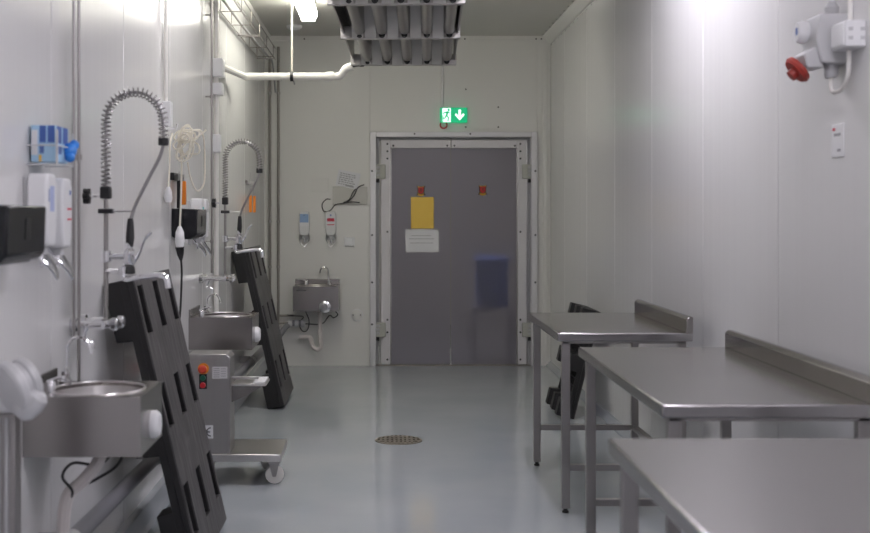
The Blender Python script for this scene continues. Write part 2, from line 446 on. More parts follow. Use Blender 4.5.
crest(0.955, 1.678, 'small red and gold crest sticker alone on the other door leaf')

# blurred through the plastic
c = thing('plastic_crate', 'blue plastic crate seen blurred through the door', 'crate', (1.08, YB+0.50, 0.0))
box(-0.15, 0.15, -0.14, 0.14, 0.54, 1.02).build('crate_body', 'blue_crate', c, bevel=0.01)
box(-0.165, 0.165, -0.155, 0.155, 0.98, 1.01).build('crate_rim', 'blue_crate', c, bevel=0.006)
box(-0.20, 0.20, -0.18, 0.18, 0.50, 0.539).build('trolley_shelf', 'alu', c, bevel=0.004)
for sx in (-1, 1):
    for sy in (-1, 1):
        box(sx*0.18-0.015, sx*0.18+0.015, sy*0.16-0.015, sy*0.16+0.015, 0.0, 0.499).build('trolley_leg', 'alu', c)

# ------------------------------------------------------------------ ceiling lamps
def lamp(name, label, x, y0, y1, m):
    t = thing(name, label, 'lamp', (x, (y0+y1)/2, H), group='fluorescent battens on the ceiling')
    h = (y1-y0)/2
    box(-0.06, 0.06, -h, h, -0.06, -0.001).build('housing', 'white', t, bevel=0.006)
    B().prism([(-0.066, -0.062), (-0.07, -0.10), (-0.05, -0.145), (0.05, -0.145), (0.07, -0.10), (0.066, -0.062)], -h+0.01, h-0.01, 'y').build('diffuser', m, t, smooth=False)
    for s in (-1, 1):
        box(-0.068, 0.068, s*h-0.01 if s > 0 else -h-0.004, h+0.004 if s > 0 else -h+0.01, -0.15, -0.05).build('end_cap', 'white', t, bevel=0.004) if m != 'lamp_warm' else None
lamp('ceiling_lamp', 'lit white batten lamp between the drain pipe and the hanging cooler', -0.60, 8.26, 9.76, 'lamp_warm')
lamp('ceiling_lamp', 'lit batten lamp above the two spray taps', -0.60, 5.60, 7.10, 'lamp_lowered')
lamp('ceiling_lamp', 'lit batten lamp above the gap between the two farther steel tables', 0.85, 5.1, 6.6, 'lamp_cool')
lamp('ceiling_lamp', 'lit batten lamp above the nearest steel table', 0.85, 1.6, 3.1, 'lamp_cool')
lamp('ceiling_lamp', 'added batten lamp behind the camera, brightening the near walls', 0.85, -1.9, -0.4, 'lamp_cool')  # unseen lamp added to lift the near walls and floor
t = thing('added_passage_lamp', 'added round lamp in the passage, lighting the crate behind the door', 'lamp', (0.7, YB+0.5, 2.7))  # unseen lamp added so the crate shows through the door plastic
B().lathe([(0.15, -0.001), (0.16, -0.03), (0.12, -0.08)], n=20).build('diffuser', 'lamp_passage_fill', t)

# ------------------------------------------------------------------ hanging cooler with pockets underneath
cl = thing('ceiling_cooler', 'grey metal unit hung from the ceiling with rows of round fins underneath', 'cooler', (0.094, 7.21, 2.625), (math.radians(-2.2), 0, math.radians(-2.1)))
CW, CY = 0.365, 1.56
rowy = (-1.56, -0.52, 0.52, 1.56)
for sx in (-1, 1):
    box(sx*CW-0.006, sx*CW+0.006, -CY, CY, 0.0, 0.42).build('side_panel', 'hood', cl, bevel=0.002)
box(-CW, CW, -CY, CY, 0.16, 0.172).build('inner_tray', 'hood_dark', cl)
box(-CW, CW, -CY, CY, 0.40, 0.42).build('top_panel', 'hood', cl)
for y in rowy:
    b = box(-CW-0.02, CW+0.015, y-0.025, y+0.025, -0.035, 0.045).build('cross_strip', 'hood_edge', cl, bevel=0.004)
fx = [-0.262, -0.119, 0.024, 0.167, 0.310]
for i in range(3):
    a, b = rowy[i]+0.026, rowy[i+1]-0.026
    for x in fx:
        n = 12; poly = [(x-0.034, 0.158), (x-0.034, 0.02)]
        poly += [(x-0.034*math.cos(PI*k/n), 0.02-0.034*math.sin(PI*k/n)) for k in range(1, n)]
        poly += [(x+0.034, 0.02), (x+0.034, 0.158)]
        B().prism(poly, a, b, 'y').build('fin', 'hood', cl)
    for k, x in enumerate([-0.345] + fx[:-1]):
        # sloping end lips of the pockets
        p = B().prism([(0.0, -0.034), (0.0, 0.02), (-0.16, 0.15), (-0.165, 0.14)], x+0.036, x+0.106, 'x').move((0, rowy[i+1]-0.027, 0))
        p.build('pocket_lip', 'hood_edge', cl, smooth=False)
for y in rowy[1:]:
    for x in fx:
        B().lathe([(0.020, 0.0), (0.020, 0.012), (0.012, 0.02)], c=(x, y-0.026, -0.012), ax='y', n=12).rot('Z', PI, (x, y-0.026, -0.012)).build('bolt_cap', 'rubber', cl)
for sx in (-1, 1):
    for y in (-1.1, 1.1):
        B().cyl((sx*0.30, y, 0.42), (sx*0.30, y, H-2.625+0.042*(1 if y > 0 else -1)-0.002), 0.008).build('hanger_rod', 'pipe', cl)

# condensate drain pipe with its rod
dp = thing('drain_pipe', 'white drain pipe from the wall conduit to the hanging cooler', 'pipe', (-1.02, 8.96, 2.47))
pts = spline([(-0.075, -0.80, -0.02), (-0.05, -0.40, -0.005), (0.0, 0.0, 0.0)], 3)
B().tube(pts, 0.024, 10).build('wall_run', 'pvc', dp)
B().tube([(-0.01, 0, 0), (0.64, 0, 0)], 0.028, 12).build('straight_run', 'pvc', dp)
B().tube(spline([(0.62, 0, 0), (0.70, 0, 0.005), (0.745, -0.02, 0.055), (0.80, -0.04, 0.075)], 5), 0.029, 12).build('elbow', 'pvc', dp)
B().cyl((0.60, 0, 0), (0.655, 0, 0), 0.036).build('coupling', 'pvc', dp)
B().tube(spline([(0.79, -0.04, 0.073), (0.83, -0.08, 0.078), (0.875, -0.18, 0.065)], 4), 0.014, 8).build('rubber_hose', 'rubber', dp)
B().cyl((0.345, 0, 0.028), (0.345, 0, H-2.471), 0.008, n=8).build('hanger_rod', 'cream', dp)
B().lathe([(0.036, -0.012), (0.036, 0.012)], c=(0.345, 0, 0), ax='x', n=14).build('pipe_clip', 'black', dp)

# smoke detector style disc near the far corner of the ceiling
tag(B().lathe([(0.07, 0.0), (0.07, -0.02), (0.05, -0.035)], c=(-0.80, 10.9, H-0.001)).build('ceiling_rose', 'white'), 'flat round white cover on the ceiling near the back wall', 'cover')

# ------------------------------------------------------------------ exit sign
ex = thing('exit_sign', 'lit green exit sign with running figure and arrow above the door', 'sign', (0.672, YB, 2.39))
box(-0.128, 0.128, -0.05, -0.012, -0.072, 0.072).build('sign_body', 'sign_green', ex, bevel=0.004)
box(-0.03, 0.03, -0.012, 0.0, -0.03, 0.03).build('wall_bracket', 'white', ex)
pn = box(-0.108, -0.028, -0.0525, -0.0500, -0.066, 0.066).build('figure_panel', 'sign_white', ex, smooth=False)
q = lambda poly: [(x*1.12-0.066, z*1.15) for x, z in poly]
rf = B()
rf.lathe([(0.012, 0), (0.012, 0.0015)], c=(-0.048, -0.0545, 0.050), ax='y', n=12)
for poly in ([(-.012, .028), (.012, .034), (.016, .022), (.004, -.006), (-.012, -.006), (-.006, .012)],
             [(.012, .034), (.030, .016), (.026, .010), (.012, .022)],
             [(-.012, .028), (-.026, .024), (-.032, .006), (-.026, .004), (-.020, .016), (-.006, .018)],
             [(-.006, -.004), (.008, -.004), (.020, -.022), (.014, -.050), (.004, -.050), (.009, -.022)],
             [(-.012, -.004), (.002, -.006), (-.014, -.030), (-.036, -.030), (-.036, -.022), (-.018, -.020)]):
    rf.prism(q(poly), -0.0545, -0.0525, 'y')
rf.box(-0.106, -0.098, -0.0545, -0.0525, -0.064, 0.0)
rf.build('running_figure', 'sign_green', pn, smooth=False)
B().prism([(.045, .052), (.069, .052), (.069, -.004), (.092, .018), (.104, .004), (.057, -.050), (.010, .004), (.022, .018), (.045, -.004)], -0.0525, -0.0500, 'y').build('arrow', 'sign_white', ex, smooth=False)
B().tube(arc((-0.095, -0.03, -0.092), 0.032, 0, 2*PI, 20)[:-1], 0.007, 6, closed=True).build('pull_loop', 'red_btn', ex)
B().cyl((-0.105, -0.012, 0.073), (-0.105, -0.012, H-2.441), 0.010, n=8).build('supply_conduit', 'alu', ex)

# cover sheet screwed on the back wall beside the sign
cp = tag(box(0.765, 1.115, YB-0.004, YB, 2.262, 2.655).build('cover_sheet', 'wall_back', bevel=0.001), 'flat painted cover sheet screwed on the wall behind the exit sign', 'cover sheet')
rv = B()
for x, z in ((0.79, 2.64), (1.10, 2.47), (1.10, 2.28), (0.79, 2.28)): rv.cyl((x, YB-0.007, z), (x, YB-0.003, z), 0.008, n=8)
o = rv.build('screws', 'screw', cp); o['kind'] = 'stuff'

# ------------------------------------------------------------------ steel tables
def table(label, x0, x1, y0, y1, h, splash):
    t = thing('steel_table', label, 'table', ((x0+x1)/2, (y0+y1)/2, 0), group='steel tables along the wall')
    w, l = (x1-x0)/2, (y1-y0)/2
    box(-w, w, -l, l, h-0.042, h).build('tabletop', 'steel_top' if splash else 'steel_grain', t, bevel=0.006, seg=3)
    box(-w+0.03, w-0.03, -l+0.03, l-0.03, h-0.055, h-0.043).build('under_tray', 'steel_leg', t)
    if splash:
        B().prism([(w-0.035, h-0.001), (w-0.035, h+splash), (w-0.020, h+splash+0.012), (w, h+splash+0.012), (w, h-0.002)], -l, l, 'y').build('backsplash', 'steel', t, bevel=0.003)
    for sx in (-1, 1):
        for sy in (-1, 1):
            x, y = sx*(w-0.045), sy*(l-0.05)
            lg = box(x-0.02, x+0.02, y-0.02, y+0.02, 0.022, h-0.044).build('leg', 'steel_leg', t, bevel=0.003)
            B().lathe([(0.016, 0.0), (0.016, 0.009), (0.010, 0.012), (0.010, 0.0225)], c=(x, y, 0.0), n=12).build('foot', 'rubber', lg)
    for sy in (-1, 1):
        y = sy*(l-0.05)
        box(-w+0.066, w-0.066, y-0.015, y+0.015, 0.205, 0.235).build('stretcher', 'steel_leg', t, bevel=0.002)
    x = w-0.045
    box(x-0.015, x+0.015, -l+0.071, l-0.071, 0.205, 0.235).build('stretcher', 'steel_leg', t, bevel=0.002)
    return t
table('farthest steel table, with low backsplash, standing before the small black pallet', 0.845, 1.50, 5.85, 7.05, 0.88, 0.065)
table('middle steel table with backsplash, between the other two steel tables', 0.845, 1.515, 3.66, 5.24, 0.88, 0.062)
table('nearest steel table, cut off by the bottom edge, without backsplash', 0.580, 1.40, 1.90, 3.12, 0.88, 0)

# ------------------------------------------------------------------ plastic pallets
def pallet(label, L, W, T, loc, rot, rows, cols, flip=False):
    t = thing('plastic_pallet', label, 'pallet', loc, rot, group='black plastic pallets')
    ys = [0, W]; zs = [0, L]
    for a, b in cols: ys += [a, b]
    for a, b in rows: zs += [a, b]
    ys = sorted(ys); zs = sorted(zs); holes = set()
    for a, _ in cols:
        for c, _ in rows: holes.add((ys.index(a), zs.index(c)))
    d = B().plate(ys, zs, holes, T-0.006, T).build('deck', 'deck', t, smooth=False)
    B().plate(ys, zs, holes, T-0.028, T-0.0062).build('slot_shade_layer', 'pallet_edge', t, smooth=False)  # black layer puts the shade inside the slots into colour
    # rim and ribs below the deck
    for a, b in ((0, 0.014), (W-0.014, W)):
        box(T-0.062, T-0.029, a, b, 0, L).build('side_rim', 'pallet_edge', t, bevel=0.002, seg=1)
    for a, b in ((0, 0.014), (L-0.014, L)):
        box(T-0.062, T-0.029, 0.015, W-0.015, a, b).build('end_rim', 'pallet_edge', t, bevel=0.002, seg=1)
    rb = B()
    n = int(W/0.055)
    for k in range(1, n): rb.box(T-0.055, T-0.029, W*k/n-0.003, W*k/n+0.003, 0.015, L-0.015)
    n = int(L/0.055)
    for k in range(1, n): rb.box(T-0.052, T-0.029, 0.015, W-0.015, L*k/n-0.003, L*k/n+0.003)
    o = rb.build('rib_grid', 'pallet_edge', t, smooth=False); o['kind'] = 'stuff'
    fw, fl = (0.14, 0.25) if L > 1 else (0.11, 0.13)
    for yc in (fw/2, W/2, W-fw/2):
        for zc in (fl/2, L/2, L-fl/2):
            e = 0.008
            B().add([(T-0.056, yc-fw/2+sa*fw, zc-fl/2+sb*fl) for sa, sb in ((0,0),(1,0),(1,1),(0,1))] +
                    [(0.0, yc-fw/2+e+sa*(fw-2*e), zc-fl/2+(e if zc > fl/2 else 0)*(1-sb)+sb*(fl-(e if zc < L-fl/2-0.01 else 0))) for sa, sb in ((0,0),(1,0),(1,1),(0,1))],
                    [(0,1,2,3),(7,6,5,4),(0,4,5,1),(1,5,6,2),(2,6,7,3),(3,7,4,0)]).build('foot_block', 'pallet_edge', t, bevel=0.006)
    return t
R12 = [(0.125, 0.335), (0.575, 0.755), (0.965, 1.165)]
th = math.radians(13)
pallet('big black pallet leaning by the near sink, deck slots towards the machine', 1.2, 0.8, 0.13, (-0.858, 4.86, 0.001), (0, -th, 0), R12, [(0.025, 0.135), (0.345, 0.455), (0.665, 0.775)])
pallet('big black pallet leaning by the far spray tap, behind the wheeled machine', 1.2, 0.9, 0.13, (-0.858, 8.98, 0.001), (0, -th, 0), R12, [(0.03, 0.15), (0.39, 0.51), (0.75, 0.87)])
th2 = math.radians(14)
pallet('small black pallet leaning on the wall behind the farthest steel table', 0.78, 0.6, 0.13, (1.225, 8.55, 0.001+0.13*math.sin(th2)), (0, th2, 0), [(0.10, 0.22), (0.34, 0.46), (0.58, 0.70)], [(0.06, 0.10), (0.28, 0.32), (0.50, 0.54)])

# ------------------------------------------------------------------ hand sinks
def hand_sink(label, loc, rz, D, W, HH, splash, knee, gooseneck_h, trap, side=False):
    """wall at local x=0, front to +x, width along y, z=0 at the bottom of the apron"""
    t = thing('hand_sink', label, 'sink', loc, (0, 0, rz), group='steel hand sinks')
    n = 40; cx, cy, a, b = D*0.53, 0.0, D*0.40, W*0.43
    # apron with an oval opening
    rect = []; ell = []
    for k in range(n):
        an = 2*PI*k/n; c_, s_ = math.cos(an), math.sin(an)
        ell.append((cx+a*c_, cy+b*s_))
        tx = ((D-cx) if c_ > 0 else cx)/max(abs(c_), 1e-6); ty = (W/2)/max(abs(s_), 1e-6)
        r = min(tx, ty); rect.append((cx+r*c_, cy+r*s_))
    bm = B()
    vs = [(x, y, HH) for x, y in rect] + [(x, y, HH) for x, y in ell] + [(x, y, HH-0.012) for x, y in ell]
    fs = [(k, (k+1) % n, n+(k+1) % n, n+k) for k in range(n)] + [(n+k, n+(k+1) % n, 2*n+(k+1) % n, 2*n+k) for k in range(n)]
    bm.add(vs, fs)
    bm.box(0, 0.004, -W/2, W/2, 0, HH-0.0005).box(D-0.004, D, -W/2, W/2, 0, HH-0.0005).box(0.004, D-0.004, -W/2, -W/2+0.004, 0, HH-0.0005).box(0.004, D-0.004, W/2-0.004, W/2, 0, HH-0.0005)
    bm.build('apron', 'steel', t, smooth=False)
    prof = [(1.0, -0.012), (0.97, -0.05), (0.88, -0.10), (0.62, -0.135), (0.12, -0.145)]
    bw = B(); vs = []; fs = []
    for sc_, dz in prof:
        vs += [(cx+(x-cx)*sc_, cy+(y-cy)*sc_, HH+dz) for x, y in ell]
    for i in range(len(prof)-1):
        fs += [(i*n+k, i*n+(k+1) % n, (i+1)*n+(k+1) % n, (i+1)*n+k) for k in range(n)]
    fs.append(tuple((len(prof)-1)*n+k for k in range(n)))
    bw.add(vs, fs).build('bowl', 'bowl', t)
    B().tube([(cx+(x-cx)*1.01, cy+(y-cy)*1.01, HH+0.001) for x, y in ell], 0.004, 6, closed=True).build('bowl_rim', 'bowl', t)
    # raised back with sloping cheeks
    box(0.0005, 0.012, -W/2, W/2, HH, HH+splash).build('backsplash', 'steel', t, bevel=0.002)
    # gooseneck tap
    fx = 0.062 if D > 0.3 else 0.05
    fyy = W*0.26
    tp = B().lathe([(0.022, 0), (0.022, 0.012), (0.014, 0.02), (0.014, 0.045), (0.008, 0.05)], c=(fx, fyy, HH), n=14).build('tap_base', 'chrome', t)
    g = gooseneck_h
    path = [(fx, fyy, HH+0.04), (fx+0.005, fyy, HH+g*0.6)] + arc((fx+0.043, fyy, HH+g*0.78), 0.038, PI, 0.15, 8)[0:] + [(fx+0.086, fyy, HH+g*0.66)]
    if side: path = [(fx, fyy-(x-fx), z) for x, y, z in path]
    B().tube(spline(path, 3), 0.0075 if side else 0.0055, 8).build('gooseneck', 'chrome', tp)
    # soap tray / lever on the rim
    lv = B().lathe([(0.018, 0), (0.018, 0.03), (0.012, 0.04)], c=(fx, -W*0.24, HH), n=12).build('lever_base', 'chrome', t)
    B().tube([(fx, -W*0.24, HH+0.038), (fx+0.03, -W*0.30, HH+0.05), (fx+0.06, -W*0.42, HH+0.058)], 0.006, 6).build('lever', 'chrome', lv)
    # knee push plate
    if knee == 'white':
        k = B().lathe([(0.046, 0), (0.046, 0.014), (0.042, 0.020), (0.040, 0.023), (0.034, 0.028)], c=(D, 0, HH*0.38), ax='x', n=20, sy=1.0).build('knee_button', 'white', t)
    else:
        k = B().lathe([(0.055, 0), (0.055, 0.01), (0.040, 0.014), (0.038, 0.03), (0.030, 0.036)], c=(D, W*0.20, HH*0.18), ax='x', n=20).build('knee_button', 'chrome', t)
    B().tube(spline(trap, 5), 0.021, 10).build('waste_pipe', 'trap', t)
    p0 = trap[0]
    B().lathe([(0.030, -0.02), (0.030, 0.02)], c=(p0[0], p0[1], p0[2]-0.03), n=14).build('waste_nut', 'trap', t)
    return t
tr1 = [(0.20, 0, 0.04), (0.20, 0, -0.04), (0.15, -0.02, -0.11), (0.10, -0.02, -0.16), (0.085, -0.02, -0.26), (0.085, -0.02, -0.40), (0.07, -0.01, -0.50)]
s1 = hand_sink('steel hand sink nearest the camera, beside the first big black pallet', (XL, 3.79+0.185, 0.695), 0, 0.37, 0.37, 0.188, 0.045, 'white', 0.155, tr1)
s2 = hand_sink('steel hand sink above the wheeled machine on the same wall as the spray taps', (XL, 7.03+0.185, 0.665), 0, 0.37, 0.37, 0.188, 0.045, 'white', 0.10, [(0.20, 0, 0.04), (0.20, 0, -0.06), (0.14, 0, -0.14), (0.085, 0, -0.22), (0.08, 0, -0.34)])
s3 = hand_sink('small steel hand sink with gooseneck tap on the back wall', (-0.625, YB, 0.545), -PI/2, 0.31, 0.425, 0.232, 0.055, 'chrome', 0.17, [(0.15, 0.03, 0.06), (0.15, 0.03, -0.08), (0.15, 0.035, -0.27), (0.14, 0.04, -0.345), (0.13, 0.005, -0.375), (0.12, -0.04, -0.345), (0.11, -0.055, -0.28), (0.10, -0.085, -0.26), (0.10, -0.17, -0.262)], side=True)
bm = box(0.3105, 0.3115, -0.18, -0.09, 0.19, 0.20).build('maker_mark', 'ink', s3, smooth=False)
# angled splash plate beside the near sink
sp_ = thing('splash_plate', 'dark steel splash plate behind the rim of the nearest hand sink', 'plate', (XL, 3.77, 0.885))
B().prism([(0.03, 0.0), (0.085, 0.0), (0.085, 0.05), (0.045, 0.032)], 0.0, 0.006, 'y').build('plate', 'steel_leg', sp_)

# supply hoses
for s, nm, pts in ((s1, 'supply_hose', [(0.26, 0.02, -0.001), (0.20, 0.0, -0.06), (0.12, -0.03, -0.05), (0.09, -0.05, -0.09), (0.12, -0.04, -0.14), (0.10, -0.02, -0.18)]),
                   (s1, 'supply_hose', [(0.28, 0.04, -0.001), (0.25, 0.03, -0.07), (0.19, 0.02, -0.11), (0.15, 0.02, -0.13)]),
                   (s3, 'supply_hose', [(0.20, -0.10, -0.01), (0.17, -0.07, -0.10), (0.13, -0.09, -0.19), (0.10, -0.14, -0.20), (0.08, -0.17, -0.13), (0.08, -0.13, -0.07), (0.08, -0.20, -0.06), (0.04, -0.30, -0.055)]),
                   (s3, 'supply_hose', [(0.22, 0.18, -0.005), (0.20, 0.20, -0.04), (0.18, 0.16, -0.07), (0.16, 0.12, -0.05), (0.13, 0.05, -0.13), (0.10, -0.08, -0.135), (0.05, -0.30, -0.13)])):
    B().tube(spline(pts, 6), 0.005, 7).build(nm, 'rubber', s)

# ------------------------------------------------------------------ pre-rinse spray taps
def spray_tap(label, y, rx):
    t = thing('spray_tap', label, 'tap', (XL, y, 0.0), group='spring hose spray taps on the wall')
    mz = 1.055
    # wall mixer
    mx = B().cyl((rx, -0.085, mz), (rx, 0.085, mz), 0.018).build('mixer_body', 'chrome', t)
    for s in (-1, 1):
        B().tube([(0.0, s*0.075, mz), (0.02, s*0.075, mz), (0.021, s*0.075, mz), (rx, s*0.075, mz)], 0.013, 12, rs=[0.028, 0.026, 0.013, 0.013]).build('inlet', 'chrome', mx)
        B().lathe([(0.016, 0.012), (0.016, 0.03), (0.024, 0.034), (0.024, 0.050), (0.018, 0.056)], c=(rx, s*0.055, mz), ax='x', n=10).build('handle', 'chrome', mx)
    B().tube(spline([(0.055, -0.075, mz-0.01), (0.045, -0.08, mz-0.05), (0.075, -0.085, mz-0.06), (0.082, -0.085, mz-0.09)], 5), 0.009, 8).build('drain_spout', 'chrome', mx)
    # riser
    B().cyl((rx, 0, mz), (rx, 0, 1.56), 0.0085).build('riser', 'pipe', t)
    # spring: up, over and down
    path = [(rx, 0, 1.56+0.24*k/10) for k in range(10)] + arc((rx+0.105, 0, 1.80), 0.105, PI, 0, 18) + [(rx+0.212, 0, 1.76), (rx+0.212, 0, 1.735)]
    P = spline(path, 4)
    d = [0.0]
    for k in range(1, len(P)): d.append(d[-1]+(P[k]-P[k-1]).length)
    tot = d[-1]; turns = 40; N = turns*12; hx = []; k = 0
    for i in range(N+1):
        s_ = tot*i/N
        while k < len(d)-2 and d[k+1] < s_: k += 1
        f = (s_-d[k])/max(d[k+1]-d[k], 1e-9); p = P[k].lerp(P[k+1], min(f, 1)); tg = (P[k+1]-P[k]).normalized()
        u = Vector((0, 1, 0)); w = tg.cross(u).normalized(); a = 2*PI*turns*i/N
        hx.append(p+u*(0.0175*math.cos(a))+w*(0.0175*math.sin(a)))
    B().tube(hx, 0.0027, 6).build('spring', 'spring', t)
    B().tube(P, 0.0060, 8).build('inner_hose', 'hose', t)
    B().lathe([(0.016, -0.014), (0.020, -0.011), (0.020, 0.012), (0.016, 0.015)], c=(rx+0.212, 0, 1.722), n=14).build('spring_collar', 'black', t)
    B().tube(spline([(rx+0.212, 0, 1.71), (rx+0.195, 0, 1.66), (rx+0.148, 0, 1.57), (rx+0.105, 0, 1.48), (rx+0.09, 0, 1.43)], 5), 0.0068, 8).build('hose', 'hose', t)
    # bracket with the black star knob and the hook arm
    bk = box(rx-0.019, rx+0.019, -0.02, 0.02, 1.512, 1.558).build('bracket', 'black', t, bevel=0.006)
    B().cyl((rx-0.06, 0, 1.522), (rx-0.02, 0, 1.522), 0.006, n=8).build('bracket_rod', 'chrome', bk)
    kn = B()
    for k_ in range(6):
        a = 2*PI*k_/6
        kn.lathe([(0.011, -0.01), (0.011, 0.01)], c=(rx-0.07, 0.02*math.cos(a), 1.522+0.02*math.sin(a)), ax='x', n=8)
    kn.lathe([(0.02, -0.012), (0.02, 0.012)], c=(rx-0.07, 0, 1.522), ax='x', n=12)
    kn.build('star_knob', 'black', bk)
    ck = box(rx-0.026, rx+0.028, -0.02, 0.02, 1.458, 1.476).build('clip', 'black', t, bevel=0.004)
    B().tube([(rx+0.02, 0, 1.467), (rx+0.108, 0, 1.467)], 0.004, 6).build('hook_arm', 'chrome', ck)
    # valve arm and spray valve
    B().cyl((rx-0.012, 0, 1.30), (rx+0.085, 0, 1.30), 0.012).build('valve_arm', 'chrome', t)
    B().lathe([(0.019, -0.02), (0.019, 0.02)], c=(rx, 0, 1.30), n=14).build('arm_collar', 'chrome', t)
    v = B().lathe([(0.015, 0), (0.022, 0.012), (0.022, 0.055), (0.014, 0.065), (0.014, 0.085)], c=(rx+0.085, 0, 1.265), n=14).build('spray_valve', 'chrome', t)
    B().lathe([(0.020, -0.03), (0.026, -0.026), (0.022, 0.0)], c=(rx+0.083, 0, 1.265), n=14).build('spray_head', 'black', v)
    B().tube([(rx+0.087, 0, 1.335), (rx+0.089, 0, 1.37), (rx+0.09, 0, 1.42), (rx+0.09, 0, 1.44)], 0.013, 10, rs=[0.013, 0.016, 0.013, 0.010]).build('grip', 'black', v)
    B().tube(spline([(rx+0.10, 0, 1.275), (rx+0.122, 0, 1.31), (rx+0.14, 0, 1.36), (rx+0.165, 0, 1.39)], 4), 0.006, 6).build('trigger', 'chrome', v)
    # swing spout
    s_ = B().lathe([(0.018, -0.012), (0.018, 0.018)], c=(rx+0.065, -0.01, 1.245), n=12).build('spout_joint', 'chrome', t)
    B().tube(spline([(rx+0.065, -0.01, 1.235), (rx+0.075, -0.012, 1.218), (rx+0.12, -0.02, 1.224), (rx+0.20, -0.03, 1.232), (rx+0.228, -0.033, 1.222), (rx+0.236, -0.034, 1.185)], 5), 0.011, 9).build('swing_spout', 'chrome', s_)
    B().tube([(rx, 0, 1.245), (rx+0.065, -0.01, 1.245)], 0.010, 8).build('spout_arm', 'chrome', s_)
    return t
spray_tap('chrome spring hose spray tap beside the nearest hand sink', 4.455, 0.110)
spray_tap('chrome spring hose spray tap farther along, beside the hand sink above the machine', 7.52, 0.150)

# ------------------------------------------------------------------ wall pipes, conduits and drain
def wpipe(name, label, x, y, z0, z1, r, m, clamps, group=None, back=False):
    t = thing(name, label, 'pipe', (x, y, z0), group=group)
    B().cyl((0, 0, 0), (0, 0, z1-z0), r, n=12).build('tube', m, t)
    for z in clamps:
        cb = B().lathe([(r+0.005, -0.01), (r+0.005, 0.01)], c=(0, 0, z-z0), n=12).build('clamp', 'pipe', t)
        B().cyl((0, YB-y, z-z0) if back else (-(x-XL), 0, z-z0), (0, r, z-z0) if back else (-r, 0, z-z0), 0.005, n=6).build('clamp_stud', 'pipe', cb)
    return t
wpipe('water_pipe', 'thin steel pipe on the wall left of the first spray tap, camera side', -1.092, 4.275, 1.02, H-0.065, 0.006, 'pipe', (1.66, 2.6), 'steel water pipes on the wall')
wpipe('water_pipe', 'thin steel pipe on the wall left of the first spray tap, door side', -1.092, 4.345, 0.60, H-0.065, 0.006, 'pipe', (1.66, 2.6), 'steel water pipes on the wall')
wpipe('water_pipe', 'thin steel pipe beside the white conduit at the second spray tap', -1.09, 7.70, 1.08, 2.83, 0.007, 'pipe', (1.28, 2.2, 2.72), 'steel water pipes on the wall')
wpipe('water_pipe', 'brownish steel pipe in the back corner next to the side wall', -1.075, YB-0.045, 0.30, 2.95, 0.013, 'dull_pipe', (0.95, 1.38, 2.60), 'pipes in the back corner', True)
wpipe('water_pipe', 'brownish steel pipe in the back corner nearer the small sink', -0.995, YB-0.045, 0.40, 3.04, 0.013, 'dull_pipe', (0.95, 1.38, 2.60), 'pipes in the back corner', True)
wc = wpipe('wall_conduit', 'white upright conduit with junction boxes above the second spray tap', -1.105, 8.02, 0.80, H-0.065, 0.016, 'pvc', ())
box(-0.024, 0.05, -0.06, 0.06, 2.36-0.8, 2.48-0.8).build('junction_box', 'white', wc, bevel=0.006)
box(-0.024, 0.045, -0.045, 0.045, 2.24-0.8, 2.32-0.8).build('junction_box', 'white', wc, bevel=0.006)
box(-0.024, 0.03, -0.035, 0.035, 1.86-0.8, 1.98-0.8).build('junction_box', 'white', wc, bevel=0.006)
wc = wpipe('wall_conduit', 'slim white conduit down to the coiled cream cable', -1.113, 6.20, 2.03, H-0.065, 0.010, 'pvc', ())
box(-0.016, 0.03, -0.035, 0.035, 1.90-2.03, 2.03-2.03).build('junction_box', 'white', wc, bevel=0.004)

fp = thing('floor_drain_pipe', 'grey drain pipe running low along the wall under the sinks', 'pipe', (-1.045, 2.4, 0.385))
pz = lambda y: -0.0145*(y-2.4)
B().cyl((0, 0, 0), (0, 9.05-0.25, pz(2.4+8.8)), 0.031, n=14).build('pipe_run', 'grey_pvc', fp)
for y in (1.35, 1.62, 3.2, 5.2, 7.2):
    B().lathe([(0.038, -0.045), (0.038, 0.045)], c=(0, y, pz(2.4+y)), ax='y', n=16).build('coupling', 'light_grey', fp)
    box(-0.085, 0.0, y-0.06, y-0.048, pz(2.4+y)-0.006, pz(2.4+y)+0.05).build('pipe_bracket', 'pipe', fp)
B().tube(spline([(0.0, 8.78, pz(11.18)), (0.04, 8.95, pz(11.2)), (0.15, 9.03, 0.02), (0.30, 9.04, 0.035)], 5), 0.029, 12).build('bend', 'grey_pvc', fp)
for x in (0.17, 0.23, 0.29):
    B().lathe([(0.037, -0.018), (0.037, 0.018)], c=(x, 9.04, 0.03), ax='x', n=14).build('coupling', 'light_grey', fp)
for z in (0.485, 0.415):
    tag(B().tube([(-0.995, YB-0.045, z), (-0.85, YB-0.04, z)], 0.010, 8).build('branch_pipe', 'dull_pipe'), 'short thin branch pipe to the back wall sink, %s of two' % ('upper' if z > 0.45 else 'lower'), 'pipe', 'branch pipes')

